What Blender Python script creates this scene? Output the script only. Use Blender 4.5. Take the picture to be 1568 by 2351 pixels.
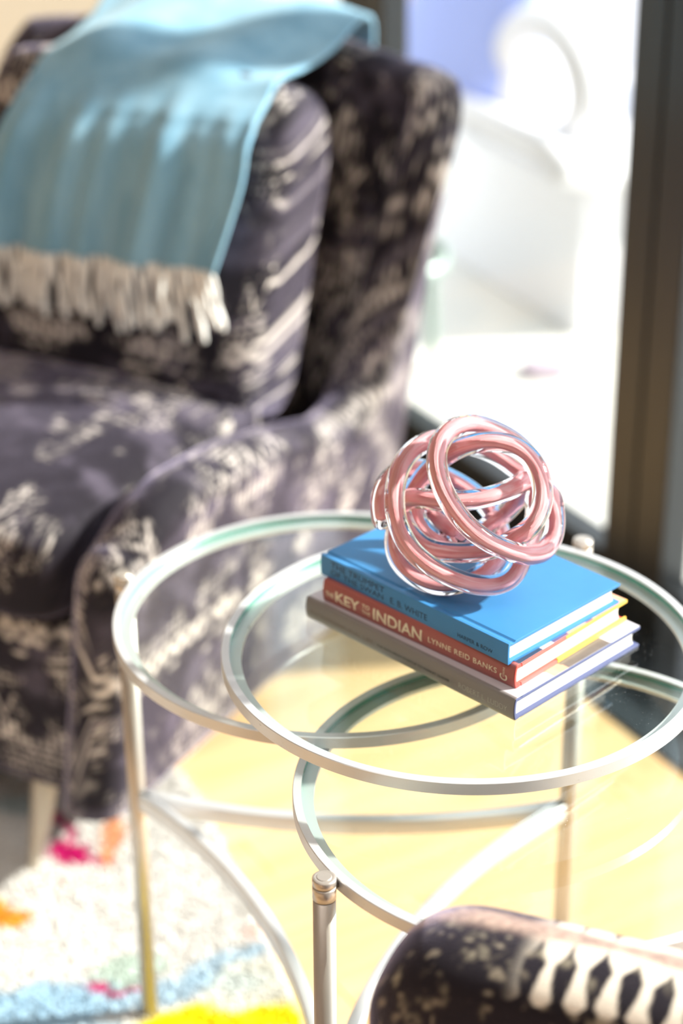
import bpy, bmesh, math, random
import numpy as np
from mathutils import Vector, Matrix
random.seed(7); rng = np.random.default_rng(7)
PI = math.pi
SC = bpy.context.scene
COL = SC.collection
for o in list(bpy.data.objects): bpy.data.objects.remove(o)

# ------------------------------------------------------------ camera, world, sun, exposure
H_CAM, PITCH, ROLL = 1.4384, math.radians(27.095), -0.004515
cam = bpy.data.cameras.new('camera'); camo = bpy.data.objects.new('camera', cam); COL.objects.link(camo)
camo.matrix_world = Matrix.Translation((0, 0, H_CAM)) @ Matrix.Rotation(PI/2 - PITCH, 4, 'X') @ Matrix.Rotation(ROLL, 4, 'Z')
cam.sensor_fit = 'VERTICAL'; cam.sensor_height = 36.0; cam.sensor_width = 24.0
cam.lens = 4642.3/2351*36.0
cam.clip_start = 0.05; cam.clip_end = 200
cam.dof.use_dof = True; cam.dof.focus_distance = 1.525; cam.dof.aperture_fstop = 2.6
SC.camera = camo
SC.view_settings.view_transform = 'Standard'; SC.view_settings.look = 'None'
SC.view_settings.gamma = 1.0; SC.view_settings.use_curve_mapping = False
SC.view_settings.exposure = 0.25
cy = SC.cycles
cy.use_denoising = True; cy.max_bounces = 14; cy.transmission_bounces = 14; cy.transparent_max_bounces = 24
cy.diffuse_bounces = 5; cy.glossy_bounces = 6; cy.sample_clamp_indirect = 12.0; cy.caustics_refractive = True; cy.caustics_reflective = False

SUN_FROM = Vector((0.86, 0.12, 0.56)).normalized()
w = bpy.data.worlds.new('sky'); SC.world = w; w.use_nodes = True
wn = w.node_tree; wn.nodes.clear()
wo = wn.nodes.new('ShaderNodeOutputWorld'); wb = wn.nodes.new('ShaderNodeBackground')
wb.inputs[0].default_value = (0.86, 0.93, 1.0, 1); wb.inputs[1].default_value = 1.9
wn.links.new(wb.outputs[0], wo.inputs[0])
sl = bpy.data.lights.new('sun', 'SUN'); sl.energy = 9.0; sl.angle = math.radians(2.5); sl.color = (1, .95, .86)
so = bpy.data.objects.new('sun', sl); COL.objects.link(so)
sl.cycles.is_caustics_light = True
ar = bpy.data.lights.new('added_fill_light', 'AREA'); ar.shape = 'RECTANGLE'; ar.size = 1.8; ar.size_y = 1.2; ar.energy = 18; ar.cycles.is_caustics_light = True; ar.color = (1, .96, .92)
ao = bpy.data.objects.new('added_fill_light', ar); COL.objects.link(ao); ao.location = (-.5, .3, 2.55)  # added fill lamp brightening faces turned from the doors, no real fixture
so.rotation_euler = (-SUN_FROM).to_track_quat('-Z', 'Y').to_euler(); so.location = (4, 4, 4)

# ------------------------------------------------------------ helpers
def link(o, parent=None):
    COL.objects.link(o)
    if parent is not None: o.parent = parent
    return o
def tag(o, label=None, cat=None, group=None, kind=None):
    if label: o['label'] = label
    if cat: o['category'] = cat
    if group: o['group'] = group
    if kind: o['kind'] = kind
    return o
def empty(name, loc, rotz=0.0):
    o = bpy.data.objects.new(name, None); o.location = loc; o.rotation_euler = (0, 0, rotz); o.empty_display_size = .05
    return link(o)
def obj(name, me, mat=None, parent=None, smooth=False, bevel=0, loc=None, rotz=None):
    o = bpy.data.objects.new(name, me)
    if mat is not None:
        for m in (mat if isinstance(mat, (list, tuple)) else [mat]): me.materials.append(m)
    if smooth: me.polygons.foreach_set('use_smooth', [True]*len(me.polygons))
    if bevel:
        b = o.modifiers.new('bevel', 'BEVEL'); b.width = bevel; b.segments = 2; b.limit_method = 'ANGLE'; b.angle_limit = math.radians(40)
    if loc is not None: o.location = loc
    if rotz is not None: o.rotation_euler = (0, 0, rotz)
    return link(o, parent)
def mesh(verts, faces, name='m'):
    me = bpy.data.meshes.new(name); me.from_pydata([tuple(map(float, v)) for v in verts], [], [tuple(map(int, f)) for f in faces]); me.update()
    return me
def grid_mesh(P, closed_u=False, closed_v=False, cap=False):
    """P: array (nu, nv, 3)"""
    nu, nv = P.shape[:2]
    idx = np.arange(nu*nv).reshape(nu, nv)
    a = idx if not closed_u else np.vstack([idx, idx[:1]])
    a = a if not closed_v else np.hstack([a, a[:, :1]])
    q = np.stack([a[:-1, :-1], a[1:, :-1], a[1:, 1:], a[:-1, 1:]], -1).reshape(-1, 4)
    me = bpy.data.meshes.new('g'); V = P.reshape(-1, 3).astype(np.float32)
    me.vertices.add(len(V)); me.vertices.foreach_set('co', V.ravel())
    me.loops.add(q.size); me.loops.foreach_set('vertex_index', q.ravel().astype(np.int32))
    me.polygons.add(len(q)); me.polygons.foreach_set('loop_start', np.arange(0, q.size, 4, dtype=np.int32)); me.polygons.foreach_set('loop_total', np.full(len(q), 4, np.int32))
    me.update(calc_edges=True); me.validate()
    if cap:
        bm = bmesh.new(); bm.from_mesh(me); bm.verts.ensure_lookup_table()
        bm.faces.new([bm.verts[i] for i in idx[0]]); bm.faces.new([bm.verts[i] for i in idx[-1][::-1]])
        bmesh.ops.recalc_face_normals(bm, faces=bm.faces[:]); bm.to_mesh(me); bm.free()
    return me
def fix_normals(me):
    bm = bmesh.new(); bm.from_mesh(me); bmesh.ops.recalc_face_normals(bm, faces=bm.faces[:]); bm.to_mesh(me); bm.free(); return me
def box_me(x0, x1, y0, y1, z0, z1):
    v = [(x, y, z) for x in (x0, x1) for y in (y0, y1) for z in (z0, z1)]
    return mesh(v, [(0, 1, 3, 2), (4, 6, 7, 5), (0, 4, 5, 1), (2, 3, 7, 6), (0, 2, 6, 4), (1, 5, 7, 3)])
def lathe(profile, n=96, closed=True):
    th = np.arange(n)*2*PI/n
    pr = np.array(profile, float)
    P = np.stack([pr[None, :, 0]*np.cos(th)[:, None], pr[None, :, 0]*np.sin(th)[:, None], np.broadcast_to(pr[None, :, 1], (n, len(pr)))], -1)
    return fix_normals(grid_mesh(P, closed_u=True, closed_v=closed))
def solid_lathe(profile, n=48):
    """profile runs from axis to axis; capped"""
    th = np.arange(n)*2*PI/n; verts = []; faces = []
    pr = profile
    verts.append((0, 0, pr[0][1])); base = 1
    for r, z in pr: verts += [(r*math.cos(t), r*math.sin(t), z) for t in th]
    verts.append((0, 0, pr[-1][1])); last = len(verts)-1
    for i in range(n): faces.append((0, base+(i+1) % n, base+i))
    for k in range(len(pr)-1):
        a = base+k*n; b = a+n
        for i in range(n): faces.append((a+i, a+(i+1) % n, b+(i+1) % n, b+i))
    a = base+(len(pr)-1)*n
    for i in range(n): faces.append((a+i, a+(i+1) % n, last))
    return fix_normals(mesh(verts, faces))
def catmull(pts, n):
    P = np.array(pts, float); P = np.vstack([2*P[0]-P[1], P, 2*P[-1]-P[-2]]); out = []
    for i in range(1, len(P)-2):
        p0, p1, p2, p3 = P[i-1:i+3]
        d = [max(np.linalg.norm(b-a)**.5, 1e-6) for a, b in ((p0, p1), (p1, p2), (p2, p3))]
        t0 = 0; t1 = d[0]; t2 = t1+d[1]; t3 = t2+d[2]
        for t in np.linspace(t1, t2, n, endpoint=False):
            A1 = (t1-t)/(t1-t0)*p0+(t-t0)/(t1-t0)*p1; A2 = (t2-t)/(t2-t1)*p1+(t-t1)/(t2-t1)*p2; A3 = (t3-t)/(t3-t2)*p2+(t-t2)/(t3-t2)*p3
            B1 = (t2-t)/(t2-t0)*A1+(t-t0)/(t2-t0)*A2; B2 = (t3-t)/(t3-t1)*A2+(t-t1)/(t3-t1)*A3
            out.append((t2-t)/(t2-t1)*B1+(t-t1)/(t2-t1)*B2)
    out.append(P[-2]); return np.array(out)
def tube(path, rad, n=16, closed=False, round_ends=True):
    P = np.array(path, float); N = len(P)
    rad = np.full(N, rad) if np.isscalar(rad) else np.array(rad, float)
    if closed: T = np.roll(P, -1, 0)-np.roll(P, 1, 0)
    else: T = np.gradient(P, axis=0)
    T /= np.linalg.norm(T, axis=1)[:, None]+1e-12
    if not closed and round_ends:
        k = 6; a = np.linspace(0, PI/2, k+1)
        pre = [(P[0]-T[0]*rad[0]*math.cos(x), rad[0]*max(math.sin(x), .03)) for x in a[:-1]]
        post = [(P[-1]+T[-1]*rad[-1]*math.cos(x), rad[-1]*max(math.sin(x), .03)) for x in a[:-1][::-1]]
        T = np.vstack([np.repeat(T[:1], k, 0), T, np.repeat(T[-1:], k, 0)])
        P = np.vstack([[p for p, _ in pre], P, [p for p, _ in post]]); rad = np.concatenate([[r for _, r in pre], rad, [r for _, r in post]]); N = len(P)
    u = np.cross(T[0], [0, 0, 1.0]);
    if np.linalg.norm(u) < .1: u = np.cross(T[0], [0, 1.0, 0])
    u /= np.linalg.norm(u); U = [u]
    for i in range(1, N):
        u = U[-1]-T[i]*np.dot(U[-1], T[i]); u /= np.linalg.norm(u)+1e-12; U.append(u)
    U = np.array(U)
    if closed:
        V0 = np.cross(T[0], U[0]); ue = U[-1]-T[0]*np.dot(U[-1], T[0]); ang = math.atan2(np.dot(ue, V0), np.dot(ue, U[0]))
        for i in range(N):
            a = -ang*i/N; V = np.cross(T[i], U[i]); U[i] = U[i]*math.cos(a)+V*math.sin(a)
    V = np.cross(T, U); th = np.arange(n)*2*PI/n
    G = P[:, None, :]+rad[:, None, None]*(U[:, None, :]*np.cos(th)[None, :, None]+V[:, None, :]*np.sin(th)[None, :, None])
    return fix_normals(grid_mesh(G, closed_u=closed, closed_v=True, cap=not closed))
def bar_along(path, half_w, z0, z1, close=False):
    """flat bar swept along a plan path"""
    P = np.array(path, float); T = np.gradient(P, axis=0); T /= np.linalg.norm(T, axis=1)[:, None]; Nn = np.stack([-T[:, 1], T[:, 0]], 1)
    G = np.zeros((len(P), 4, 3))
    for k, (s, z) in enumerate(((-1, z0), (1, z0), (1, z1), (-1, z1))):
        G[:, k, :2] = P+Nn*s*half_w; G[:, k, 2] = z
    return grid_mesh(G, closed_v=True, cap=True)
def join_me(mes):
    bm = bmesh.new()
    for m in mes: bm.from_mesh(m)
    me = bpy.data.meshes.new('j'); bm.to_mesh(me); bm.free(); return me
def extrude_x(poly, x0, x1):
    """poly in (y,z) swept along x"""
    n = len(poly); v = [(x0, y, z) for y, z in poly]+[(x1, y, z) for y, z in poly]
    f = [(i, (i+1) % n, n+(i+1) % n, n+i) for i in range(n)]+[tuple(range(n))[::-1], tuple(range(n, 2*n))]
    return fix_normals(mesh(v, f))
def color_attr(me, C):
    a = me.color_attributes.new('print', 'FLOAT_COLOR', 'POINT')
    C4 = np.ones((len(C), 4), np.float32); C4[:, :3] = C; a.data.foreach_set('color', C4.ravel())
_T = rng.random((256, 256))
def vnoise(x, y):
    x = np.asarray(x, float); y = np.asarray(y, float)
    xi = np.floor(x).astype(int); yi = np.floor(y).astype(int); fx = x-xi; fy = y-yi; fx = fx*fx*(3-2*fx); fy = fy*fy*(3-2*fy)
    g = lambda a, b: _T[a % 256, b % 256]
    return (g(xi, yi)*(1-fx)+g(xi+1, yi)*fx)*(1-fy)+(g(xi, yi+1)*(1-fx)+g(xi+1, yi+1)*fx)*fy
def fbm(x, y): return .5*vnoise(x, y)+.3*vnoise(2.1*x+7, 2.1*y+3)+.2*vnoise(4.3*x+1, 4.3*y+9)
def sst(a, b, x):
    t = np.clip((x-a)/(b-a), 0, 1); return t*t*(3-2*t)

# ------------------------------------------------------------ materials
def mat(name, color=(.8, .8, .8), rough=.5, metal=0, **kw):
    m = bpy.data.materials.new(name); m.use_nodes = True; nt = m.node_tree; b = nt.nodes['Principled BSDF']
    b.inputs['Base Color'].default_value = (*color, 1); b.inputs['Roughness'].default_value = rough; b.inputs['Metallic'].default_value = metal
    for k, v in kw.items():
        b.inputs[k.replace('_', ' ').title() if k not in b.inputs else k].default_value = v
    return m, nt, b
def N(nt, t, **kw):
    n = nt.nodes.new(t)
    for k, v in kw.items(): setattr(n, k, v)
    return n
def noise_tex(nt, scale, detail=4, vec=None, rough=.55, coord='Object', stretch=None):
    tc = N(nt, 'ShaderNodeTexCoord'); nz = N(nt, 'ShaderNodeTexNoise'); nz.inputs['Scale'].default_value = scale; nz.inputs['Detail'].default_value = detail; nz.inputs['Roughness'].default_value = rough
    if stretch:
        mp = N(nt, 'ShaderNodeMapping'); mp.inputs['Scale'].default_value = stretch; nt.links.new(tc.outputs[coord], mp.inputs[0]); nt.links.new(mp.outputs[0], nz.inputs['Vector'])
    else: nt.links.new(tc.outputs[coord], nz.inputs['Vector'])
    return nz
def ramp(nt, src, stops):
    r = N(nt, 'ShaderNodeValToRGB'); e = r.color_ramp.elements
    while len(e) < len(stops): e.new(.5)
    for el, (p, c) in zip(e, stops): el.position = p; el.color = (*c, 1)
    nt.links.new(src, r.inputs[0]); return r
def bump(nt, b, src, strength=.2, dist=.001):
    bp = N(nt, 'ShaderNodeBump'); bp.inputs['Strength'].default_value = strength; bp.inputs['Distance'].default_value = dist
    nt.links.new(src, bp.inputs['Height']); nt.links.new(bp.outputs[0], b.inputs['Normal'])

# silver painted metal with chips
M_SIL, nt, b = mat('worn_silver_paint', (.62, .6, .57), .38, .4)
nz = noise_tex(nt, 38, 6, stretch=(1, 1, 2.4), rough=.7); r1 = ramp(nt, nz.outputs[0], [(.0, (.74, .75, .78)), (.655, (.70, .71, .735)), (.70, (.10, .08, .07)), (1, (.06, .05, .045))])
nt.links.new(r1.outputs[0], b.inputs['Base Color'])
nz2 = noise_tex(nt, 9, 3); r2 = ramp(nt, nz2.outputs[0], [(.3, (.3, .3, .3)), (.7, (.48, .48, .48))]); nt.links.new(r2.outputs[0], b.inputs['Roughness']); bump(nt, b, nz.outputs[0], .12, .0006)
M_POST, nt, b = mat('brushed_silver_post', (.60, .55, .50), .36, .65)
nz = noise_tex(nt, 60, 5, stretch=(1, 1, .25), rough=.7); r1 = ramp(nt, nz.outputs[0], [(.0, (.64, .59, .54)), (.70, (.56, .51, .465)), (.76, (.12, .09, .07)), (1, (.08, .06, .05))]); nt.links.new(r1.outputs[0], b.inputs['Base Color'])
M_WELD, nt, b = mat('dark_weld', (.22, .19, .17), .35, .8); nz = noise_tex(nt, 300, 4); bump(nt, b, nz.outputs[0], .8, .002)

def glass_arch(name, tint, rough=0.0, dust=False, ior=1.5, gain=1.0):
    m = bpy.data.materials.new(name); m.use_nodes = True; nt = m.node_tree; nt.nodes.clear()
    out = N(nt, 'ShaderNodeOutputMaterial'); tr = N(nt, 'ShaderNodeBsdfTransparent'); tr.inputs[0].default_value = (*tint, 1)
    gl = N(nt, 'ShaderNodeBsdfGlossy'); gl.inputs['Roughness'].default_value = rough
    fr = N(nt, 'ShaderNodeFresnel'); fr.inputs[0].default_value = ior; ge = N(nt, 'ShaderNodeNewGeometry')
    inv = N(nt, 'ShaderNodeMath', operation='SUBTRACT'); inv.inputs[0].default_value = 1; nt.links.new(ge.outputs['Backfacing'], inv.inputs[1])
    mu = N(nt, 'ShaderNodeMath', operation='MULTIPLY'); nt.links.new(fr.outputs[0], mu.inputs[0]); nt.links.new(inv.outputs[0], mu.inputs[1])
    m2 = N(nt, 'ShaderNodeMath', operation='MULTIPLY', use_clamp=True); m2.inputs[1].default_value = gain; nt.links.new(mu.outputs[0], m2.inputs[0])
    mx = N(nt, 'ShaderNodeMixShader'); nt.links.new(m2.outputs[0], mx.inputs[0]); nt.links.new(tr.outputs[0], mx.inputs[1]); nt.links.new(gl.outputs[0], mx.inputs[2])
    last = mx
    if dust:
        v = N(nt, 'ShaderNodeTexVoronoi'); v.inputs['Scale'].default_value = 260; tc = N(nt, 'ShaderNodeTexCoord'); nt.links.new(tc.outputs['Object'], v.inputs['Vector'])
        nz = noise_tex(nt, 12, 4); rr = ramp(nt, v.outputs['Distance'], [(.06, (1, 1, 1)), (.13, (0, 0, 0))]); r2 = ramp(nt, nz.outputs[0], [(.50, (0, 0, 0)), (.66, (1, 1, 1))])
        mm = N(nt, 'ShaderNodeMath', operation='MULTIPLY'); nt.links.new(rr.outputs[0], mm.inputs[0]); nt.links.new(r2.outputs[0], mm.inputs[1])
        m3 = N(nt, 'ShaderNodeMath', operation='MULTIPLY'); m3.inputs[1].default_value = .35; nt.links.new(mm.outputs[0], m3.inputs[0])
        df = N(nt, 'ShaderNodeBsdfDiffuse'); df.inputs[0].default_value = (.85, .87, .9, 1)
        m4 = N(nt, 'ShaderNodeMixShader'); nt.links.new(m3.outputs[0], m4.inputs[0]); nt.links.new(mx.outputs[0], m4.inputs[1]); nt.links.new(df.outputs[0], m4.inputs[2]); last = m4
    nt.links.new(last.outputs[0], out.inputs[0]); return m
M_TGLASS = glass_arch('table_glass', (.955, .985, .97), dust=True, ior=1.52, gain=1.0)
M_GEDGE, nt, b = mat('glass_cut_edge', (.10, .36, .28), .15)
M_DGLASS = glass_arch('door_glass', (.97, .985, .98))

# clear glass shell and pink core of the knot
M_CLEAR = bpy.data.materials.new('clear_glass'); M_CLEAR.use_nodes = True; nt = M_CLEAR.node_tree; nt.nodes.clear()
o_ = N(nt, 'ShaderNodeOutputMaterial'); g_ = N(nt, 'ShaderNodeBsdfGlass'); g_.inputs['IOR'].default_value = 1.47; g_.inputs['Roughness'].default_value = 0; nt.links.new(g_.outputs[0], o_.inputs[0])
M_PINK, nt, b = mat('pink_core', (.80, .25, .28), .5)
uv = N(nt, 'ShaderNodeUVMap'); uv.uv_map = 'UVMap'; mp = N(nt, 'ShaderNodeMapping'); mp.inputs['Scale'].default_value = (9, 26, 1); nt.links.new(uv.outputs[0], mp.inputs[0])
nz = N(nt, 'ShaderNodeTexNoise'); nz.inputs['Scale'].default_value = 1; nz.inputs['Detail'].default_value = 5; nt.links.new(mp.outputs[0], nz.inputs['Vector'])
rr = ramp(nt, nz.outputs[0], [(.3, (1, .58, .62)), (.5, (1, .46, .50)), (.68, (.90, .28, .32))]); nt.links.new(rr.outputs[0], b.inputs['Base Color'])

def print_mat(name, rough=.75, sheen=0, tint=(1, 1, 1), nscale=0, nstr=.2, spec=.3, sheen_rough=.4):
    m, nt, b = mat(name, (.5, .5, .5), rough)
    a = N(nt, 'ShaderNodeAttribute'); a.attribute_name = 'print'; nt.links.new(a.outputs['Color'], b.inputs['Base Color'])
    b.inputs['Sheen Weight'].default_value = sheen; b.inputs['Sheen Tint'].default_value = (*tint, 1); b.inputs['Sheen Roughness'].default_value = sheen_rough
    b.inputs['Specular IOR Level'].default_value = spec
    if nscale:
        nz = noise_tex(nt, nscale, 3); bump(nt, b, nz.outputs[0], nstr, .003)
    return m
M_VELVET = print_mat('patterned_velvet', .75, .8, (.74, .66, .95), 500, .4, spec=.2, sheen_rough=.32)
M_RUG = print_mat('rug_wool', .95, .1)
M_PRINT = print_mat('printed_paper', .35, spec=.5)
M_PIPING, _, _ = mat('dark_piping', (.03, .025, .035), .7)
M_LEG, nt, b = mat('champagne_leg', (.58, .52, .43), .4, .35)
M_THROW, nt, b = mat('blue_wool', (.27, .52, .62), .9); b.inputs['Sheen Weight'].default_value = .3; b.inputs['Sheen Tint'].default_value = (.8, .95, 1, 1)
nz = noise_tex(nt, 30, 6, stretch=(1, 1, .25)); rr = ramp(nt, nz.outputs[0], [(.3, (.17, .37, .53)), (.7, (.29, .52, .68))]); nt.links.new(rr.outputs[0], b.inputs['Base Color'])
wv = noise_tex(nt, 700, 2); bump(nt, b, wv.outputs[0], .3, .001)
M_FRINGE, nt, b = mat('cream_fringe', (.90, .89, .86), .9)
M_WOOD, nt, b = mat('golden_oak', (.72, .48, .22), .38)
oi = N(nt, 'ShaderNodeObjectInfo'); tc = N(nt, 'ShaderNodeTexCoord'); mp = N(nt, 'ShaderNodeMapping'); mp.inputs['Scale'].default_value = (2.2, 26, 26); nt.links.new(tc.outputs['Object'], mp.inputs[0])
ad = N(nt, 'ShaderNodeVectorMath', operation='ADD'); mulr = N(nt, 'ShaderNodeMath', operation='MULTIPLY'); mulr.inputs[1].default_value = 60; nt.links.new(oi.outputs['Random'], mulr.inputs[0]); nt.links.new(mp.outputs[0], ad.inputs[0]); nt.links.new(mulr.outputs[0], ad.inputs[1])
nz = N(nt, 'ShaderNodeTexNoise'); nz.inputs['Scale'].default_value = 1; nz.inputs['Detail'].default_value = 6; nz.inputs['Distortion'].default_value = .4; nt.links.new(ad.outputs[0], nz.inputs['Vector'])
rr = ramp(nt, nz.outputs[0], [(.25, (.72, .43, .20)), (.5, (.81, .53, .28)), (.75, (.86, .60, .35))])
hs = N(nt, 'ShaderNodeHueSaturation'); mr = N(nt, 'ShaderNodeMapRange'); mr.inputs[3].default_value = .9; mr.inputs[4].default_value = 1.06; nt.links.new(oi.outputs['Random'], mr.inputs[0]); nt.links.new(mr.outputs[0], hs.inputs['Value']); nt.links.new(rr.outputs[0], hs.inputs['Color']); nt.links.new(hs.outputs[0], b.inputs['Base Color'])
M_WALL, nt, b = mat('warm_beige_wall', (.50, .42, .32), .85); nz = noise_tex(nt, 80, 3); bump(nt, b, nz.outputs[0], .05)
M_WWALL, nt, b = mat('pale_wall', (.42, .40, .38), .85); nz = noise_tex(nt, 80, 3); bump(nt, b, nz.outputs[0], .05)
M_BRONZE, nt, b = mat('dark_bronze_frame', (.05, .054, .058), .30, .7)
nz = noise_tex(nt, 5, 3); rr = ramp(nt, nz.outputs[0], [(.3, (.28,)*3), (.7, (.36,)*3)]); nt.links.new(rr.outputs[0], b.inputs['Roughness'])
M_SILL, nt, b = mat('slate_sill', (.035, .042, .052), .35, .0)
M_PATIO, nt, b = mat('pale_patio', (.78, .77, .73), .9); nz = noise_tex(nt, 6, 5); rr = ramp(nt, nz.outputs[0], [(.3, (.74, .73, .69)), (.7, (.82, .81, .77))]); nt.links.new(rr.outputs[0], b.inputs['Base Color'])
M_PLASTIC, nt, b = mat('white_moulded_plastic', (.80, .80, .83), .45)
M_BLUEC, nt, b = mat('blue_cushion_cloth', (.36, .46, .92), .8); nz = noise_tex(nt, 300, 3); bump(nt, b, nz.outputs[0], .2)
M_PALEM, nt, b = mat('pale_green_metal', (.34, .43, .40), .4, .3)
M_PAPER, nt, b = mat('page_edges', (.90, .88, .82), .8)
wv = N(nt, 'ShaderNodeTexWave'); wv.wave_type = 'BANDS'; wv.bands_direction = 'Z'; wv.inputs['Scale'].default_value = 900; wv.inputs['Distortion'].default_value = 3; tc = N(nt, 'ShaderNodeTexCoord'); nt.links.new(tc.outputs['Object'], wv.inputs[0]); bump(nt, b, wv.outputs[1], .25, .0003)
def cloth_cover(name, c):
    m, nt, b = mat(name, c, .46); nz = noise_tex(nt, 1800, 2); bump(nt, b, nz.outputs[0], .25, .0004)
    nz2 = noise_tex(nt, 14, 4); rr = ramp(nt, nz2.outputs[0], [(.3, tuple(x*.93 for x in c)), (.7, tuple(min(1, x*1.06) for x in c))]); nt.links.new(rr.outputs[0], b.inputs['Base Color']); return m
M_BLUE = cloth_cover('blue_book_cloth', (.045, .235, .53))
def flat(name, c, rough=.5, metal=0): return mat(name, c, rough, metal)[0]
M_RED = flat('red_board', (.78, .10, .08)); M_NAVY = flat('navy_board', (.10, .12, .26), .45)
M_INKB = flat('black_ink', (.01, .015, .03), .5); M_INKC = flat('cream_ink', (.85, .76, .58), .5); M_INKW = flat('pale_ink', (.72, .70, .66), .5); M_INKG = flat('brown_grey_ink', (.17, .13, .12), .5); M_INKP = flat('rose_ink', (.62, .34, .30), .5)
M_SPR, nt, b = mat('brick_red_spine', (.38, .11, .10), .4)
M_SPG, nt, b = mat('warm_grey_jacket', (.27, .245, .235), .28)
M_YEL = flat('yellow_jacket_fold', (.92, .58, .08), .35); M_REDF = flat('scarlet_jacket_fold', (.82, .14, .12), .35)

# ------------------------------------------------------------ setting
P_IN = Vector((.428, 2.117)); D = Vector((.503, -.864)).normalized(); NO = Vector((.864, .503)).normalized()   # along the door wall / outward
D0 = Vector((.369, 2.515))                                                                                     # left edge of the near stile, inner face
def W(t, n, z=0): p = D0+D*t+NO*n; return (p.x, p.y, z)
ANG = math.atan2(D.y, D.x)
def dbox(name, t0, t1, n0, n1, z0, z1, m, parent=None, bevel=0):   # box in door-wall coordinates
    o = obj(name, box_me(t0, t1, n0, n1, z0, z1), m, parent, bevel=bevel)
    o.matrix_world = Matrix(((D.x, NO.x, 0, D0.x), (D.y, NO.y, 0, D0.y), (0, 0, 1, 0), (0, 0, 0, 1))); return o
HC = 2.6
N_IN = -0.165      # inner edge of the dark sill strip
fl = dbox('floor', -1.3, 4.6, -4.6, N_IN, -.06, -.0125, M_WOOD); fl['kind'] = 'structure'
pm = box_me(-.6, .6, -.0447, .0447, -.012, 0); pm.materials.append(M_WOOD)
bmm = bmesh.new(); bmm.from_mesh(pm); bmesh.ops.bevel(bmm, geom=[e for e in bmm.edges if all(v.co.z > -.001 for v in e.verts)], offset=.0012, segments=1, affect='EDGES'); bmm.to_mesh(pm); bmm.free()
rows = int(5.9/.09)
for i in range(rows):
    off = random.random()*1.2
    for k in range(-1, 4):
        c0 = N_IN-.6-k*1.2-off+.6
        a, b_ = c0-.6, c0+.6
        a = max(a, -4.6); b_ = min(b_, N_IN)
        if b_-a < .05: continue
        o = bpy.data.objects.new('plank', pm); COL.objects.link(o)
        ctr = W(-1.3+.045+i*.09, (a+b_)/2); o.location = (ctr[0], ctr[1], 0); o.rotation_euler = (0, 0, math.atan2(NO.y, NO.x)); o.scale = ((b_-a-.0006)/1.2, 1, 1)
        o.parent = fl; o.matrix_parent_inverse = fl.matrix_world.inverted()
ce = dbox('ceiling', -1.3, 4.7, -4.7, .1, HC, HC+.1, M_WWALL); ce['kind'] = 'structure'
wa = dbox('wall_back', -1.35, -1.2, -4.7, .1, 0, HC, M_WALL); wa['kind'] = 'structure'
wa = dbox('wall_left', -1.3, 4.7, -4.75, -4.6, 0, HC, M_WWALL); wa['kind'] = 'structure'
wa = dbox('wall_near', 4.6, 4.75, -4.7, .1, 0, HC, M_WWALL); wa['kind'] = 'structure'
bb = dbox('baseboard_back', -1.2, -1.185, -4.6, N_IN, 0, .1, M_WWALL); bb['kind'] = 'structure'
si = dbox('trim_1', -1.2, 4.6, N_IN, .10, -.05, .004, M_SILL); si['kind'] = 'structure'
wa = dbox('wall_right', -1.2, 4.6, -.02, .1, 2.35, HC, M_WWALL); wa['kind'] = 'structure'
# sliding glazed panels: bottom rail, top rail, stiles and pane
def panel(n, t0, t1, left=True, right=True, z1=2.35):
    e = empty('door_%d' % n, W(t0, 0), ANG); e['kind'] = 'structure'
    def part(nm, a, b_, n0, n1, z0, zz, m, bev=.003):
        o = obj(nm, box_me(a-t0, b_-t0, n0, n1, z0, zz), m, e, bevel=bev); return o
    part('bottom_rail', t0, t1, 0, .045, .004, .09, M_BRONZE); part('top_rail', t0, t1, 0, .045, z1-.09, z1, M_BRONZE)
    sw = .062
    if left: part('stile', t0, t0+sw, -.004, .045, .004, z1, M_BRONZE)
    if right: part('stile', t1-sw, t1, -.004, .045, .004, z1, M_BRONZE)
    part('glass_pane', t0+sw*.9, t1-sw*.9, .018, .024, .08, z1-.08, M_DGLASS, 0)
    return e
panel(1, -1.2, -.667); panel(2, -.663, .064); panel(3, .068, 1.75); panel(4, 1.754, 2.7); panel(5, 2.704, 3.65); panel(6, 3.654, 4.6)

# ------------------------------------------------------------ side table
tbl = empty('side_table', (0.0, 1.477, 0)); tag(tbl, 'silver metal side table with three swivelling round glass shelves', 'table')
def tp(o):
    o.parent = tbl; o.matrix_parent_inverse = Matrix.Translation((0, -1.477, 0)); return o
RING = .2
rings = {'top': ((.10008, 1.43679, .58)), 'left': ((-.00392, 1.56513, .5361)), 'low': ((.16073, 1.30338, .5297))}
posts = {'top': (.2178, 1.61291), 'left': (-.2010, 1.6322), 'low': (-.0138, 1.1862)}
LAB = {'top': 'highest shelf, under the books', 'left': 'middle shelf, farthest left', 'low': 'lowest shelf, nearest the camera'}
ring_me = lathe([(RING, -.0006), (RING, -.0104), (RING-.0006, -.011), (RING-.0167, -.011), (RING-.0167, -.0075), (RING-.0063, -.0075), (RING-.0063, -.0006), (RING-.0069, 0), (RING-.0006, 0)], 256)
ring_me.polygons.foreach_set('use_smooth', [True]*len(ring_me.polygons)); ring_me.materials.append(M_SIL)
glass_me = solid_lathe([(0.0001, -.0073), (RING-.0068, -.0073), (RING-.0064, -.0070), (RING-.0064, -.0022), (RING-.0068, -.0019), (0.0001, -.0019)], 200)
glass_me.materials.append(M_TGLASS); glass_me.materials.append(M_GEDGE)
for p in glass_me.polygons:
    if abs(p.normal.z) < .6 and Vector(p.center[:2]).length > .15: p.material_index = 1
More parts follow.
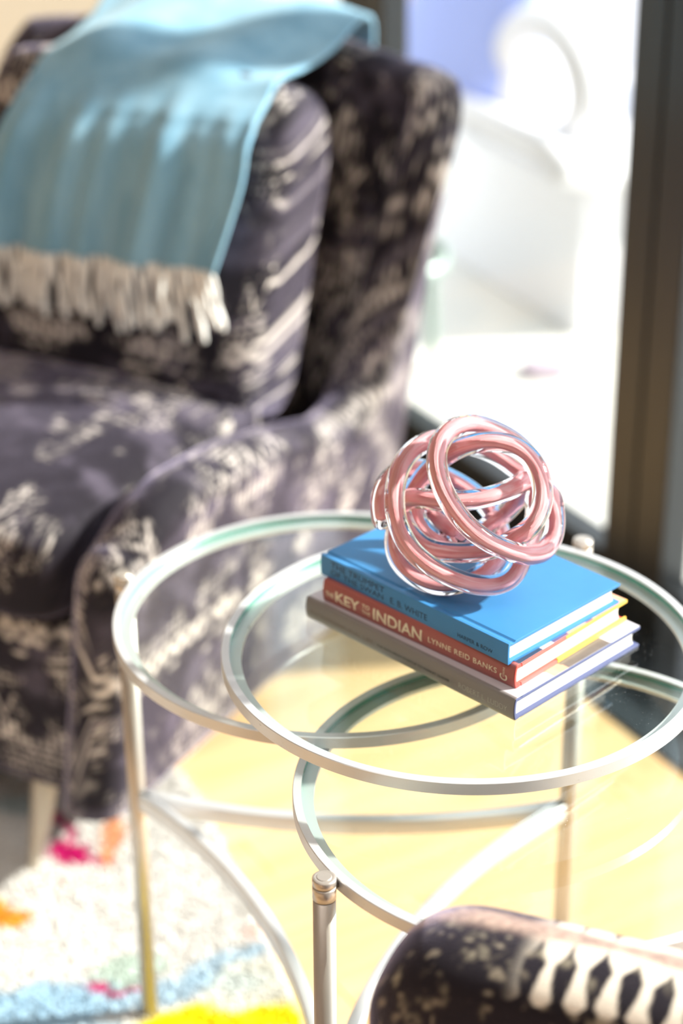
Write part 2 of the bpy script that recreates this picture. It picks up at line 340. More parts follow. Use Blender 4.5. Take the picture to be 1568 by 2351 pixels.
for k in rings:
    c = Vector(rings[k]); q = Vector((*posts[k], 0))
    ro = tp(obj('shelf_ring', ring_me.copy(), None)); ro.location = c; ro['label'] = LAB[k]
    mod = ro.modifiers.new('es', 'EDGE_SPLIT'); mod.split_angle = math.radians(35)
    g = obj('glass_top', glass_me, None, ro)
    d = (q.xy-c.xy).normalized(); a = c.xy+d*(RING-.002); b2 = c.xy+d*(RING+.005)
    wme = tube([(a.x-c.x, a.y-c.y, -.005), (b2.x-c.x, b2.y-c.y, -.005)], .0042, 12)
    obj('weld_joint', wme, M_WELD, ro, smooth=True)
    h = c.z+.0045
    pr = lambda z0, z1, r, e=.0008: [(r-e, z0), (r, z0+e), (r, z1-e), (r-e, z1)]
    po = tp(obj('post', solid_lathe([(.0086, .012), (.0086, h-.0195)], 40), M_POST, smooth=False)); po.location = (q.x, q.y, 0)
    for p in po.data.polygons: p.use_smooth = abs(p.normal.z) < .5
    for nm, z0, z1, r in (('collar', h-.0190, h-.0074, .0089), ('post_cap', h-.0070, h, .0089)):
        m = solid_lathe([(r-.0012, z0)]+pr(z0, z1, r)[0:0]+[(r, z0+.0006), (r, z1-.0009), (r-.0005, z1-.0003), (r-.0018, z1)]+([(r-.0032, z1-.0001), (r-.0036, z1+.0004)] if nm == 'post_cap' else []), 40)
        o = obj(nm, m, M_POST, po)
        for p in m.polygons: p.use_smooth = abs(p.normal.z) < .5
    obj('groove', solid_lathe([(.0078, h-.021), (.0078, h-.004)], 32), M_WELD, po)
    fz = .0105 if k == 'left' else 0
    obj('foot', solid_lathe([(.009, fz), (.0105, fz+.001), (.0105, fz+.007), (.009, fz+.009)], 32), M_POST, po)
ZS = .2996; RA = .628; cm = Vector((sum(p[0] for p in posts.values())/3, sum(p[1] for p in posts.values())/3))
for a, b2 in (('left', 'top'), ('left', 'low'), ('top', 'low')):
    A, B2 = Vector(posts[a]), Vector(posts[b2]); m = (A+B2)/2; d = B2-A; L = d.length; n = Vector((-d.y, d.x))/L
    if n.dot(cm-m) < 0: n = -n
    h = math.sqrt(RA*RA-L*L/4); C = m-n*h
    a0 = math.atan2(A.y-C.y, A.x-C.x); a1 = math.atan2(B2.y-C.y, B2.x-C.x)
    if a1-a0 > PI: a1 -= 2*PI
    if a1-a0 < -PI: a1 += 2*PI
    cutoff = .006/RA*(1 if a1 > a0 else -1)
    path = [(C.x+RA*math.cos(t), C.y+RA*math.sin(t)) for t in np.linspace(a0+cutoff, a1-cutoff, 48)]
    o = tp(obj('stretcher', bar_along(path, .0052, ZS-.0175, ZS), M_SIL, bevel=.001))

# ------------------------------------------------------------ books
def text_me(s, size, bold=0, spacing=1.0):
    cu = bpy.data.curves.new('t', 'FONT'); cu.body = s; cu.size = size; cu.offset = bold; cu.space_character = spacing; cu.align_x = 'LEFT'; cu.extrude = .00008; cu.resolution_u = 4
    o = bpy.data.objects.new('t', cu); COL.objects.link(o); bpy.context.view_layer.update()
    dg = bpy.context.evaluated_depsgraph_get(); me = bpy.data.meshes.new_from_object(o.evaluated_get(dg)); bpy.data.objects.remove(o); return me
def put_text(book, name, s, x0, x1, z0, z1, m, spine_y, bold=0, spacing=1.0, rot=False):
    """text on the spine: x along the spine, z up, fitted into the box; the face looks to -y"""
    me = text_me(s, .01, bold, spacing); bm = bmesh.new(); bm.from_mesh(me)
    ax = 0 if rot else 1; vals = [v.co[ax] for v in bm.verts]; lo_, hi_ = min(vals), max(vals)
    for k in range(1, 9):
        p = [0, 0, 0]; p[ax] = lo_+(hi_-lo_)*k/9; n_ = [0, 0, 0]; n_[ax] = 1
        bmesh.ops.bisect_plane(bm, geom=bm.verts[:]+bm.edges[:]+bm.faces[:], plane_co=p, plane_no=n_)
    bm.to_mesh(me); bm.free(); co = np.zeros(len(me.vertices)*3); me.vertices.foreach_get('co', co); co = co.reshape(-1, 3)
    if rot: co = np.stack([-co[:, 1], co[:, 0], co[:, 2]], 1)
    lo, hi = co[:, :2].min(0), co[:, :2].max(0)
    X = x0+(co[:, 0]-lo[0])/(hi[0]-lo[0])*(x1-x0); Z = z0+(co[:, 1]-lo[1])/(hi[1]-lo[1])*(z1-z0)
    Y = np.array([spine_y(z) for z in Z])-.00012-(co[:, 2]-co[:, 2].min())*.3
    me.vertices.foreach_set('co', np.stack([X, Y, Z], 1).ravel()); me.update()
    return obj(name, fix_normals(me), m, book)
def book(name, loc, ang, L, Wd, T, board, bulge, groove, inset, mcover, label, jack=None):
    """x: along the spine from head to tail, y: spine to fore-edge, z up. origin: spine-head bottom corner"""
    e = empty(name, loc, ang); tag(e, label, 'book', 'books stacked on the glass table')
    nb = 9
    sp = lambda z: -bulge*math.sin(PI*min(max(z/T, 0), 1))**.8 if bulge else 0.0
    g = groove
    outer = [(Wd, 0), (Wd, board), (inset*.0+.010, board)]
    # case profile (y,z): closed C
    zz = np.linspace(0, T, nb)
    spine = [(sp(z), z) for z in zz]
    poly = spine + [(.0030, T), (.0052, T-g), (.0068, T-g), (.0088, T), (Wd-.0006, T), (Wd, T-.0006), (Wd, T-board+.0004), (Wd-.0005, T-board), (.003, T-board)]
    poly += [(sp(z)+board*.8, z) for z in zz[::-1][1:-1]]
    poly += [(.003, board), (Wd-.0005, board), (Wd, board-.0004), (Wd, .0006), (Wd-.0006, 0), (.0088, 0), (.0068, g), (.0052, g), (.0030, 0)]
    cme = extrude_x(poly, 0, L)
    co = obj('cover', cme, mcover, e, bevel=.0003)
    # page block, concave fore-edge
    yb0 = board*.9; pz0, pz1 = board, T-board
    fe = [(Wd-inset-.0025*math.sin(PI*k/8), pz0+(pz1-pz0)*k/8) for k in range(9)]
    bk = [(sp(z)*.85+board*.9+.0003, z) for z in np.linspace(pz1, pz0, 9)]
    obj('page_block', extrude_x(fe+bk, inset, L-inset), M_PAPER, e)
    return e, sp
S2 = -PI/4
# grey jacketed book at the bottom
def corner(x, y, z): return (x, y, z)
T1, T2, T3 = .0190, .0206, .0188
Z0 = .5783
g_loc = Vector((-.0296, 1.4876)); near = Vector((.1343, 1.3242)); Lg = .2314; angg = math.atan2(near.y-g_loc.y, near.x-g_loc.x)
gb, spg = book('hardback_book', (g_loc.x, g_loc.y, Z0), angg, Lg, .1568, T1, .0026, .0016, .0007, .0035, M_NAVY, 'grey jacketed hardback with navy boards, bottom of the stack on the glass shelf')
r_loc = Vector((-.0146, 1.4815)); near = Vector((.1355, 1.3399)); Lr = .2063; angr = math.atan2(near.y-r_loc.y, near.x-r_loc.x)
rb, spr = book('hardback_book', (r_loc.x, r_loc.y, Z0+T1), angr, Lr, .1425, T2, .0028, .0022, .0006, .0035, M_RED, 'red-spined hardback with yellow jacket folds, middle of the stack')
b_loc = Vector((-.0173, 1.4900)); near = Vector((.1285, 1.3413)); Lb = .2083; angb = math.atan2(near.y-b_loc.y, near.x-b_loc.x)
bbk, spb = book('hardback_book', (b_loc.x, b_loc.y, Z0+T1+T2), angb, Lb, .1375, T3, .0026, .0005, .0011, .0038, M_BLUE, 'blue cloth hardback on top of the stack, under the pink glass knot')
# jackets: thin sheets following spine and boards
def jacket(bk, sp, L, Wd, T, matspine, board, fold):
    th = .00025; zz = np.linspace(0, T, 9)
    pts = [(Wd+.0009, .0)]+[(Wd, -.00008)]+[(sp(z)-.0002, z) for z in zz]+[(Wd, T+.00008)]+[(Wd+.0009, T-.0004)]
    inner = [(y+(.00016 if 0 < i < len(pts)-1 else -.0003), z+(.00016 if z < T/2 else -.00016)*(1 if i in (1, len(pts)-2) else 0)) for i, (y, z) in enumerate(pts)]
    return pts
def sheet(bk, name, pts, x0, x1, m, nx=2, th=.00022, colfn=None, parent=None):
    """open profile pts (y,z) -> thin sheet along x with thickness outward"""
    P = np.array(pts, float); Tn = np.gradient(P, axis=0); Tn /= np.linalg.norm(Tn, axis=1)[:, None]; Nn = np.stack([-Tn[:, 1], Tn[:, 0]], 1)*th
    xs = np.linspace(x0, x1, nx); full = np.vstack([P, (P+Nn)[::-1]])
    G = np.zeros((nx, len(full), 3)); G[:, :, 0] = xs[:, None]; G[:, :, 1] = full[None, :, 0]; G[:, :, 2] = full[None, :, 1]
    me = grid_mesh(G, closed_v=True, cap=True)
    if colfn is not None:
        co = np.zeros(len(me.vertices)*3); me.vertices.foreach_get('co', co); co = co.reshape(-1, 3); color_attr(me, colfn(co))
    return obj(name, me, m, parent or bk)
def jacket_profile(sp, Wd, T, top_n=70):
    zz = np.linspace(T, 0, 11)
    top = [(y, T+.0001) for y in np.linspace(Wd, .002, top_n)]
    bot = [(y, -.0001+.0) for y in np.linspace(.002, Wd, 8)]
    fl1 = [(Wd-.02, T-.0029), (Wd-.001, T-.0029), (Wd+.0006, T-.0016)]
    return fl1+top+[(sp(z)-.0002, z) for z in zz]+bot
def red_cols(c):
    y, x, z = c[:, 1], c[:, 0], c[:, 2]; C = np.tile(np.array([.38, .11, .10]), (len(c), 1))
    top = (z > T2-.0004) & (y > .004)
    xt = Lr-x
    n = fbm(y*70, x*70); n2 = fbm(y*200+9, x*200)
    pic = np.stack([.55+.35*n, .26+.25*n2, .12+.2*n], 1)
    pic = np.where((y < .033)[:, None], np.array([.012, .03, .075]), pic)
    pic = np.where(((y > .033) & (y < .048))[:, None], np.array([.62, .58, .66])*(.75+.5*n[:, None]), pic)
    pic = np.where(((y > .048) & (y < .066))[:, None], np.array([.10, .07, .16])*(.6+.9*n[:, None]), pic)
    pic = np.where(((y > .09) & (y < .098))[:, None], np.array([.20, .09, .14]), pic)
    C[top] = pic[top]
    return C
def grey_cols(c):
    y, x, z = c[:, 1], c[:, 0], c[:, 2]; base = np.array([.235, .215, .21]); C = np.tile(base, (len(c), 1))
    top = (z > T1-.0004) & (y > .003); d = Lg-x; n = fbm(y*60, x*60)
    C[top] = np.array([.56, .53, .58])
    yb = y+(d-.012)*.1
    arm = top & (yb > .046+.3*d*0) & (yb < .066)
    C[arm] = (np.array([.72, .40, .27])*(.75+.5*fbm(y*150, x*40))[:, None])[arm]
    dk = top & (yb >= .064) & (yb < .118); C[dk] = (np.array([.13, .115, .11])*(.8+.5*n)[:, None])[dk]
    cuff = top & (yb >= .040) & (yb < .047) & (d > .012); C[cuff] = (.10, .07, .08)
    gold = top & (yb > .06) & (yb < .13) & (d > .0205+.0*y) & (d < .026); C[gold] = (.42, .28, .10)
    wht = top & (yb >= .118) & (yb < .140); C[wht] = (np.array([.70, .70, .76])*(.85+.3*n)[:, None])[wht]
    return C
for bk, sp, L, Wd, T, fn in ((rb, spr, Lr, .1425, T2, red_cols), (gb, spg, Lg, .1568, T1, grey_cols)):
    sheet(bk, 'dust_jacket', [(y, z) for y, z in jacket_profile(sp, Wd, T, 120)], .0006, L-.0006, M_PRINT, nx=420, th=-.00022, colfn=fn)
# coloured jacket folds seen on the tail edge of the middle book
for z0, z1, ysplit in ((T2-.0030, T2-.0002, .062), (.0003, .0032, .052)):
    obj('jacket_fold', box_me(Lr-.0012, Lr+.0004, .006, ysplit, z0, z1), M_REDF, rb, bevel=.0003)
    obj('jacket_fold', box_me(Lr-.0012, Lr+.0006, ysplit, .1435, z0, z1 if z0 > .01 else z1+.0012), M_YEL, rb, bevel=.0004)
    for o in rb.children[-2:]: o['label'] = ('red' if o == rb.children[-2] else 'yellow')+' fold of the jacket'
u = lambda f, L: f*L
fl_b = lambda z: spb(z)
put_text(bbk, 'title_lettering', 'THE TRUMPET', .0125, .0745, .0110, .0162, M_INKB, fl_b, bold=-.00005)
put_text(bbk, 'title_lettering', 'OF THE SWAN', .0125, .0735, .0042, .0093, M_INKB, fl_b, bold=-.00005)
put_text(bbk, 'author_lettering', 'E. B. WHITE', .0815, .1225, .0046, .0101, M_INKB, fl_b, bold=-.00005)
put_text(bbk, 'publisher_lettering', 'HARPER & ROW', .1555, .1925, .0040, .0076, M_INKB, fl_b, bold=-.00005)
jr = lambda z: spr(z)-.0004
put_text(rb, 'title_lettering', 'THE', .0040, .0130, .0072, .0118, M_INKC, jr, bold=.00012)
put_text(rb, 'title_lettering', 'KEY', .0150, .0420, .0055, .0150, M_INKC, jr, bold=.00018)
put_text(rb, 'title_lettering', 'TO', .0450, .0535, .0112, .0150, M_INKC, jr, bold=.0001)
put_text(rb, 'title_lettering', 'THE', .0450, .0545, .0060, .0094, M_INKC, jr, bold=.00006)
put_text(rb, 'title_lettering', 'INDIAN', .0575, .1105, .0050, .0155, M_INKC, jr, bold=.00018)
put_text(rb, 'author_lettering', 'LYNNE REID BANKS', .1175, .1885, .0078, .0127, M_INKC, jr, bold=.00005, spacing=1.1)
put_text(rb, 'publisher_mark', 'C', .1915, .1990, .0040, .0100, M_INKC, jr, bold=.00018, rot=True)
put_text(rb, 'publisher_lettering', 'CAVENDISH'[:0]+'COLLINS', .1944, .1962, .0078, .0160, M_INKC, jr, rot=True)
jg = lambda z: spg(z)-.0004
put_text(gb, 'title_lettering', 'ENTREPRENEURIAL LIFE', .0060, .0800, .0058, .0098, M_INKG, jg, bold=-.0001)
put_text(gb, 'subtitle_lettering', 'THE PATH FROM STARTUP TO MARKET LEADER', .0840, .1640, .0064, .0086, M_INKB, jg)
put_text(gb, 'author_lettering', 'ROBERT L. LUDDY', .1740, .2240, .0058, .0105, M_INKW, jg, bold=-.0003)

# ------------------------------------------------------------ glass knot
KC = Vector((.1025, 1.4500, .7155)); KR = .0700
fwd = Vector((0, math.cos(PITCH), -math.sin(PITCH))); up = Vector((0, math.sin(PITCH), math.cos(PITCH))); rt = Vector((1, 0, 0))
S1 = 1/8850.0   # metres per traced unit
def kpt(x, y, k):
    X, Y = (x-780)*S1, -(y-708)*S1; r2 = X*X+Y*Y; d = k*math.sqrt(max(KR*KR-r2, 0)) if r2 < KR*KR else 0
    return np.array(KC+rt*X+up*Y+fwd*d)
P1 = [(960,160,-.15),(860,118,-.3),(750,112,-.8),(640,150,-1),(560,235,-1),(525,350,-1),(530,470,-1),(575,610,-1),(650,740,-1),(760,865,-1),(890,955,-1),(1030,1010,-1),(1180,1045,-1),(1310,1020,-1),(1385,930,-1),(1400,800,-.8),(1375,670,-.3),(1320,570,.3),(1240,500,.6),(1150,430,.8),(1060,350,.9),(960,290,1),(840,250,1),(730,225,1),(620,205,.9),(520,220,.3),(430,255,-.1),(340,330,-.5),(275,440,-.8),(245,560,-.95),(240,700,-1),(265,840,-1),(325,965,-1),(425,1075,-1),(560,1160,-1),(710,1225,-1),(860,1258,-1),(980,1250,-1),(1075,1200,-.9),(1130,1110,-.6),(1185,980,-.35),(1235,850,-.15),(1265,720,.1),(1290,590,.1),(1270,450,.0),(1200,320,-.1),(1090,220,-.15)]
P2 = [(160,790,0),(140,690,.1),(160,570,.3),(235,465,.5),(340,420,.75),(470,415,.9),(620,460,1),(760,530,1),(870,605,1),(960,700,1),(1020,800,.9),(1045,920,.7),(1010,1050,.2),(930,1140,-.15),(830,1200,-.2),(720,1245,-.1),(600,1270,-.1),(470,1240,0),(340,1165,0),(262,1065,0),(240,950,.1),(262,840,.3),(310,730,.5),(370,620,.6),(425,520,.5),(510,420,.2),(610,335,-.1),(710,280,-.4),(810,252,-.6),(920,242,-.75),(1050,260,-.9),(1160,320,-1),(1240,420,-1),(1278,550,-1),(1272,690,-1),(1220,810,-.95),(1130,900,-.8),(1030,960,-.65),(930,1000,-.5),(820,1020,-.45),(690,1025,-.45),(560,1015,-.45),(450,985,-.4),(370,910,-.25),(310,800,-.05),(285,700,.0),(330,630,-.25),(430,640,-.5),(560,665,-.6),(720,662,-.6),(880,640,-.6),(1040,592,-.5),(1140,535,-.35),(1195,500,-.05),(1200,560,.35),(1160,640,.55),(1085,730,.65),(1000,810,.65),(900,880,.6),(790,930,.45),(680,955,.2),(570,950,.0),(480,900,.0),(410,810,.1),(400,710,.25),(470,680,.45),(550,760,.4),(620,860,.2),(690,905,.05)]
path1 = np.array([kpt(*p) for p in P1]); path2 = np.array([kpt(*p) for p in P2])
def closed_spline(P, n):
    Q = np.vstack([P[-2:], P, P[:3]]); out = catmull(Q, n); return out[2*n:2*n+len(P)*n]
def smooth(P, it, closed):
    for _ in range(it):
        if closed: P = .25*np.roll(P, 1, 0)+.5*P+.25*np.roll(P, -1, 0)
        else: P = np.vstack([P[:1], .25*P[:-2]+.5*P[1:-1]+.25*P[2:], P[-1:]])
    return P
c1 = smooth(closed_spline(path1, 12), 30, True); c2 = smooth(catmull(path2, 12), 30, False)
# keep strands apart: push the second strand away from the first where they would cut
RO = .0083
for it in range(40):
    moved = False
    for A_, B_, cl in ((c2, c1, True), (c2, c2, False), (c1, c1, True)):
        dd = A_[:, None, :]-B_[None, :, :]; L_ = np.linalg.norm(dd, axis=2)
        if A_ is B_:
            n_ = len(A_); ii = np.arange(n_); gap = np.abs(ii[:, None]-ii[None, :]); gap = np.minimum(gap, n_-gap) if cl else gap; L_ = np.where(gap < 40, 1, L_)
        j = L_.argmin(1); m_ = L_[np.arange(len(A_)), j]; lim = 2*RO*.93; bad = m_ < lim
        if bad.any():
            moved = True; v = dd[np.arange(len(A_)), j]/np.maximum(m_, 1e-5)[:, None]; sh = np.where(bad, (lim-m_)*.25, 0)[:, None]*v
            # move mostly in depth so the outline stays
            f = np.array(fwd); shd = (sh@f)[:, None]*f; sh = shd*1.3+(sh-shd)*.15; A_ += sh
            if A_ is not B_: np.add.at(B_, j, -sh*.5)
    c1[:] = smooth(c1, 2, True); c2[:] = smooth(c2, 2, False)
    if not moved: break
BT = Z0+T1+T2+T3
kz = min(c1[:, 2].min(), c2[:, 2].min())-RO; sft = BT+.0002-kz; c1[:, 2] += sft; c2[:, 2] += sft
KO = Vector((.1025, 1.4500, BT)); ke = empty('glass_knot', KO); tag(ke, 'pink and clear blown glass knot resting on the blue book', 'ornament')
kc = np.array(KO)
def strand(c, closed):
    sh = tube(c-kc, RO, 28, closed)
    so_ = obj('clear_glass_strand', sh, M_CLEAR, ke, smooth=True); so_['label'] = 'clear outer glass'; so_.cycles.is_caustics_caster = True
    cc = c if closed else c[3:-3]
    co = tube(cc-kc, .0035, 18, closed, True); co_o = obj('pink_glass_core', co, M_PINK, ke, smooth=True); co_o['label'] = 'opaque pink core'; co_o.cycles.is_caustics_receiver = True
    nn = len(cc)+(0 if closed else 12); nr = 18
    uvl = co.uv_layers.new(name='UVMap'); li = np.zeros(len(co.loops), int); co.loops.foreach_get('vertex_index', li)
    i_, j_ = li//nr, li % nr; jj = np.abs(j_-nr/2)/nr
    uvl.data.foreach_set('uv', np.stack([i_*.0018*4, jj], 1).ravel().astype(np.float32))
strand(c1, True); strand(c2, False)

# ------------------------------------------------------------ patterned armchair
INK = np.array([.008, .006, .010]); LITE = np.array([.64, .58, .54]); LIL = np.array([.30, .26, .36])
def fabric(a, b, seed=0.0):
    """a across, b along (metres) -> colours of the woven print"""
    a = a*1.75; b = b*1.75; a = a+.008*(fbm(a*26+seed, b*26)-.5); b = b+.011*(fbm(a*19+3+seed, b*19)-.5)
    t = (b/.46) % 1.0*8; k = np.floor(t).astype(int); f = t-k
    m = np.zeros_like(a)
    ph = lambda p: (a/p) % 1.0
    dot = lambda p, q: sst(.36, .22, np.hypot(ph(p)-.5, ((b/q) % 1.0)-.5))
    m = np.where(k == 0, dot(.013, .0144)*(fbm(a*45, b*45) > .45), m)
    m = np.where(k == 1, sst(.30, .2, np.abs(ph(.017)-.5))*sst(.42, .34, np.abs(f-.5)), m)
    m = np.where(k == 2, sst(.16, .07, np.abs(np.abs(ph(.055)-.5)*2-f)), m)
    m = np.where(k == 3, dot(.011, .0144)*(fbm(a*30+9, b*30) > .52), m)
    m = np.where(k == 4, np.maximum(sst(.10, .06, np.abs(f-.25)), sst(.10, .06, np.abs(f-.7)))*(fbm(a*60, b*9) > .42), m)
    m = np.where(k == 5, sst(.2, .1, np.abs(np.hypot((ph(.04)-.5)*1.0, (f-.5)*1.1)-.33)), m)
    m = np.where(k == 6, dot(.015, .0192)*(fbm(a*25+5, b*25) > .40), m)
    m = np.where(k == 7, sst(.14, .07, np.abs(np.abs(ph(.03)-.5)*2-f))*(fbm(a*40, b*40) > .4), m)
    m = np.maximum(m, dot(.0125, .0150)*(fbm(a*33+15, b*33+4) > .51)*.9)
    fade = sst(.40, .62, fbm(a*11+seed, b*9+2)); fine = .25+.95*vnoise(a*150, b*150)
    m = np.clip(m*fade*fine, 0, 1)
    tone = LITE*1.45*(.75+.35*vnoise(a*40+4, b*40))[..., None]
    base = INK+LIL*(.02+.26*sst(.42, .8, fbm(a*14+8, b*14))*(.6+.6*vnoise(a*300, b*300)))[..., None]
    return base*(1-m[..., None])+tone*m[..., None]
CH0 = Vector((-.22, 1.83, 0)); CU = Vector((.875, -.485, 0)).normalized(); CV = Vector((.485, .875, 0)).normalized()
CANG = math.atan2(CU.y, CU.x); CC = CH0+CU*(-.28)+CV*.34
chair = empty('armchair', CC, CANG); tag(chair, 'black patterned velvet armchair with pale legs beside the glass table', 'armchair')
# local frame: x = w across (w=u+.28), y = v-.34
HW = .28
def upath(n=640):
    r = .035; back = .63; pts = []
    pts += [(HW, v) for v in np.linspace(0, back-r, 200)]
    pts += [(HW-r+r*math.cos(t), back-r+r*math.sin(t)) for t in np.linspace(0, PI/2, 60)[1:]]
    pts += [(x, back) for x in np.linspace(HW-r, -(HW-r), 200)[1:]]
    pts += [(-(HW-r)-r*math.sin(t), back-r+r*math.cos(t)) for t in np.linspace(0, PI/2, 60)[1:]]
    pts += [(-HW, v) for v in np.linspace(back-r, 0, 200)[1:]]
    P = np.array(pts); s = np.concatenate([[0], np.cumsum(np.linalg.norm(np.diff(P, axis=0), axis=1))]); ss = np.linspace(0, s[-1], n)
    return np.stack([np.interp(ss, s, P[:, 0]), np.interp(ss, s, P[:, 1])], 1), ss
P, ss = upath(); T_ = np.gradient(P, axis=0); T_ /= np.linalg.norm(T_, axis=1)[:, None]; NOUT = np.stack([T_[:, 1], -T_[:, 0]], 1)
hv = [(0, .452), (.03, .487), (.09, .505), (.2, .495), (.35, .458), (.45, .425), (.52, .44), (.57, .56), (.60, .70), (.625, .775), (.64, .795)]
sdist = np.minimum(ss, ss[-1]-ss)
vv = P[:, 1]; top = np.interp(vv, [a for a, _ in hv], [b for _, b in hv])
mid = np.clip((sdist-.60)/.25, 0, 1); top = np.where(sdist > .60, .795+.035*np.sin(mid*PI/2), top)
top = np.convolve(np.pad(top, 8, mode='edge'), np.ones(17)/17, 'valid')
BZ = .125
thick = np.interp(top, [.45, .8], [.078, .062])
nose = 14; e_ = np.linspace(0, .036, nose)
def outset(z, top_): return -.022+.044*np.clip((z-BZ)/.33, 0, 1)+.062*np.clip((z-.45)/.35, 0, 1)**1.3
NP = 230
def shell_section(p, nrm, tp_, th, shrink=1.0):
    rT = min(th/2*.98, .04*(1-.45*min(max((tp_-.5)/.25, 0), 1))); out = []
    z_lo = BZ+.006*0
    L1 = tp_-rT-BZ; n1 = int(NP*.42)
    for z in np.linspace(BZ, tp_-rT, n1): out.append((0, z))
    nc = NP-2*n1
    for a in np.linspace(0, PI, nc+2)[1:-1]: out.append((th/2-th/2*math.cos(a), tp_-rT+rT*math.sin(a)))
    for z in np.linspace(tp_-rT, BZ, n1): out.append((th, z))
    q = np.array(out); o_s = outset(q[:, 1], tp_); off = o_s-(th/2+(q[:, 0]-th/2)*shrink)
    X = p[0]+nrm[0]*off; Y = p[1]+nrm[1]*off
    L = np.concatenate([[0], np.cumsum(np.linalg.norm(np.diff(q, axis=0), axis=1))])
    return np.stack([X, Y, q[:, 1]], 1), L
G = []; A_, B_ = [], []
for i in range(len(P)):
    g, L = shell_section(P[i], NOUT[i], top[i], thick[i]); G.append(g); A_.append(np.full(NP, ss[i])); B_.append(L)
pre = []; preA = []; preB = []
for side in (0, 1):
    lst = []
    for e in e_[1:]:
        sh = math.sqrt(max(1-(e/.037)**2, .002)); i = 0 if side == 0 else -1
        g, L = shell_section((P[i][0], P[i][1]), NOUT[i], top[i]-.03*(e/.036)**2, thick[i], sh); g = g.copy(); g[:, 1] -= e; lst.append((g, L, ss[i]+(-e if side == 0 else e)))
    if side == 0: lst = lst[::-1]; G = [g for g, _, _ in lst]+G; A_ = [np.full(NP, a) for _, _, a in lst]+A_; B_ = [L for _, L, _ in lst]+B_
    else: G += [g for g, _, _ in lst]; A_ += [np.full(NP, a) for _, _, a in lst]; B_ += [L for _, L, _ in lst]
G = np.array(G); G[:, :, 1] -= .34; A_ = np.array(A_); B_ = np.array(B_)
me = grid_mesh(G, closed_v=True, cap=True); color_attr(me, fabric(A_.ravel(), B_.ravel(), 0.0))
obj('shell', me, M_VELVET, chair, smooth=True)['label'] = 'curved back and arms'
def soft_box(sx, sy, sz, n, e=.22, crown=(0, 0, 0), seed=0.0, plane='xy', wob=.004):
    """rounded upholstery block with a print"""
    # cube sphere with per-axis power mapping
    lin = np.linspace(-1, 1, n); verts = []; faces = []; cols = []; base = 0; Ps = []; 
    bm_faces = []
    for ax in range(3):
        for sgn in (-1, 1):
            U, V = np.meshgrid(lin, lin, indexing='ij'); Wc = np.full_like(U, sgn)
            c = [None]*3; c[ax] = Wc; c[(ax+1) % 3] = U; c[(ax+2) % 3] = V; Q = np.stack(c, -1)
            Ps.append(Q.reshape(-1, 3)); idx = np.arange(n*n).reshape(n, n)+base; base += n*n
            q = np.stack([idx[:-1, :-1], idx[1:, :-1], idx[1:, 1:], idx[:-1, 1:]], -1).reshape(-1, 4)
            if sgn < 0: q = q[:, ::-1]
            bm_faces.append(q)
    Q = np.vstack(Ps); F = np.vstack(bm_faces)
    # superellipsoid projection: p-norm
    p = 2/e; S = np.sign(Q)*np.abs(Q); nrm = (np.abs(S)**p).sum(1)**(1/p); R = S/nrm[:, None]
    X = R*np.array([sx, sy, sz])/2
    X[:, 2] += crown[2]*np.sign(R[:, 2])*np.clip(1-R[:, 0]**2, 0, 1)*np.clip(1-R[:, 1]**2, 0, 1)
    X[:, 1] += crown[1]*np.sign(R[:, 1])*np.clip(1-R[:, 0]**2, 0, 1)*np.clip(1-R[:, 2]**2, 0, 1)
    X += wob*(np.stack([fbm(X[:, 1]*12, X[:, 2]*12+seed), fbm(X[:, 0]*12, X[:, 2]*12+seed), fbm(X[:, 0]*12+seed, X[:, 1]*12)], 1)-.5)
    me = bpy.data.meshes.new('s'); me.vertices.add(len(X)); me.vertices.foreach_set('co', X.astype(np.float32).ravel())
    me.loops.add(F.size); me.loops.foreach_set('vertex_index', F.ravel().astype(np.int32)); me.polygons.add(len(F)); me.polygons.foreach_set('loop_start', np.arange(0, F.size, 4, dtype=np.int32)); me.polygons.foreach_set('loop_total', np.full(len(F), 4, np.int32)); me.update(calc_edges=True)
    if plane == 'xy': a, b_ = X[:, 0], X[:, 1]*1.0-X[:, 2]
    else: a, b_ = X[:, 0], X[:, 2]-X[:, 1]*.6
    C = fabric(a+.3+seed, b_+.5+seed, seed); color_attr(me, C)
    bm = bmesh.new(); bm.from_mesh(me); bmesh.ops.remove_doubles(bm, verts=bm.verts[:], dist=1e-6); bm.to_mesh(me); bm.free()
    return me, X
me, _ = soft_box(.44, .46, .245, 150, e=.16, seed=1.3, plane='xz'); o = obj('seat_base', me, M_VELVET, chair, smooth=True); o.location = (0, .225-.34-.012, .2475)
me, _ = soft_box(.425, .47, .115, 170, e=.26, crown=(0, 0, .022), seed=2.1); o = obj('seat_cushion', me, M_VELVET, chair, smooth=True); o.location = (0, .20-.34-.012, .412)
me, _ = soft_box(.44, .135, .42, 170, e=.30, crown=(0, .03, 0), seed=3.7, plane='xz'); o = obj('back_cushion', me, M_VELVET, chair, smooth=True); o.location = (0, .455-.34, .615); o.rotation_euler = (math.radians(-19), 0, 0)
def leg_me(lean):
    ring0 = .016; P = [(0, 0, .14), (lean[0]*.5, lean[1]*.5, .07), (lean[0], lean[1], 0)]
    return tube([(0, 0, .145), (lean[0]*.5, lean[1]*.5, .07), (lean[0], lean[1], .0185)], [.0165, .0125, .0075], 16)
for x, y in ((.14, -.325), (-.14, -.325), (.15, .22), (-.15, .22)):
    o = obj('leg', leg_me((-.004 if x > 0 else .004, -.035 if y < 0 else .03)), M_LEG, chair, smooth=True); o.location = (x-.0, y, 0)

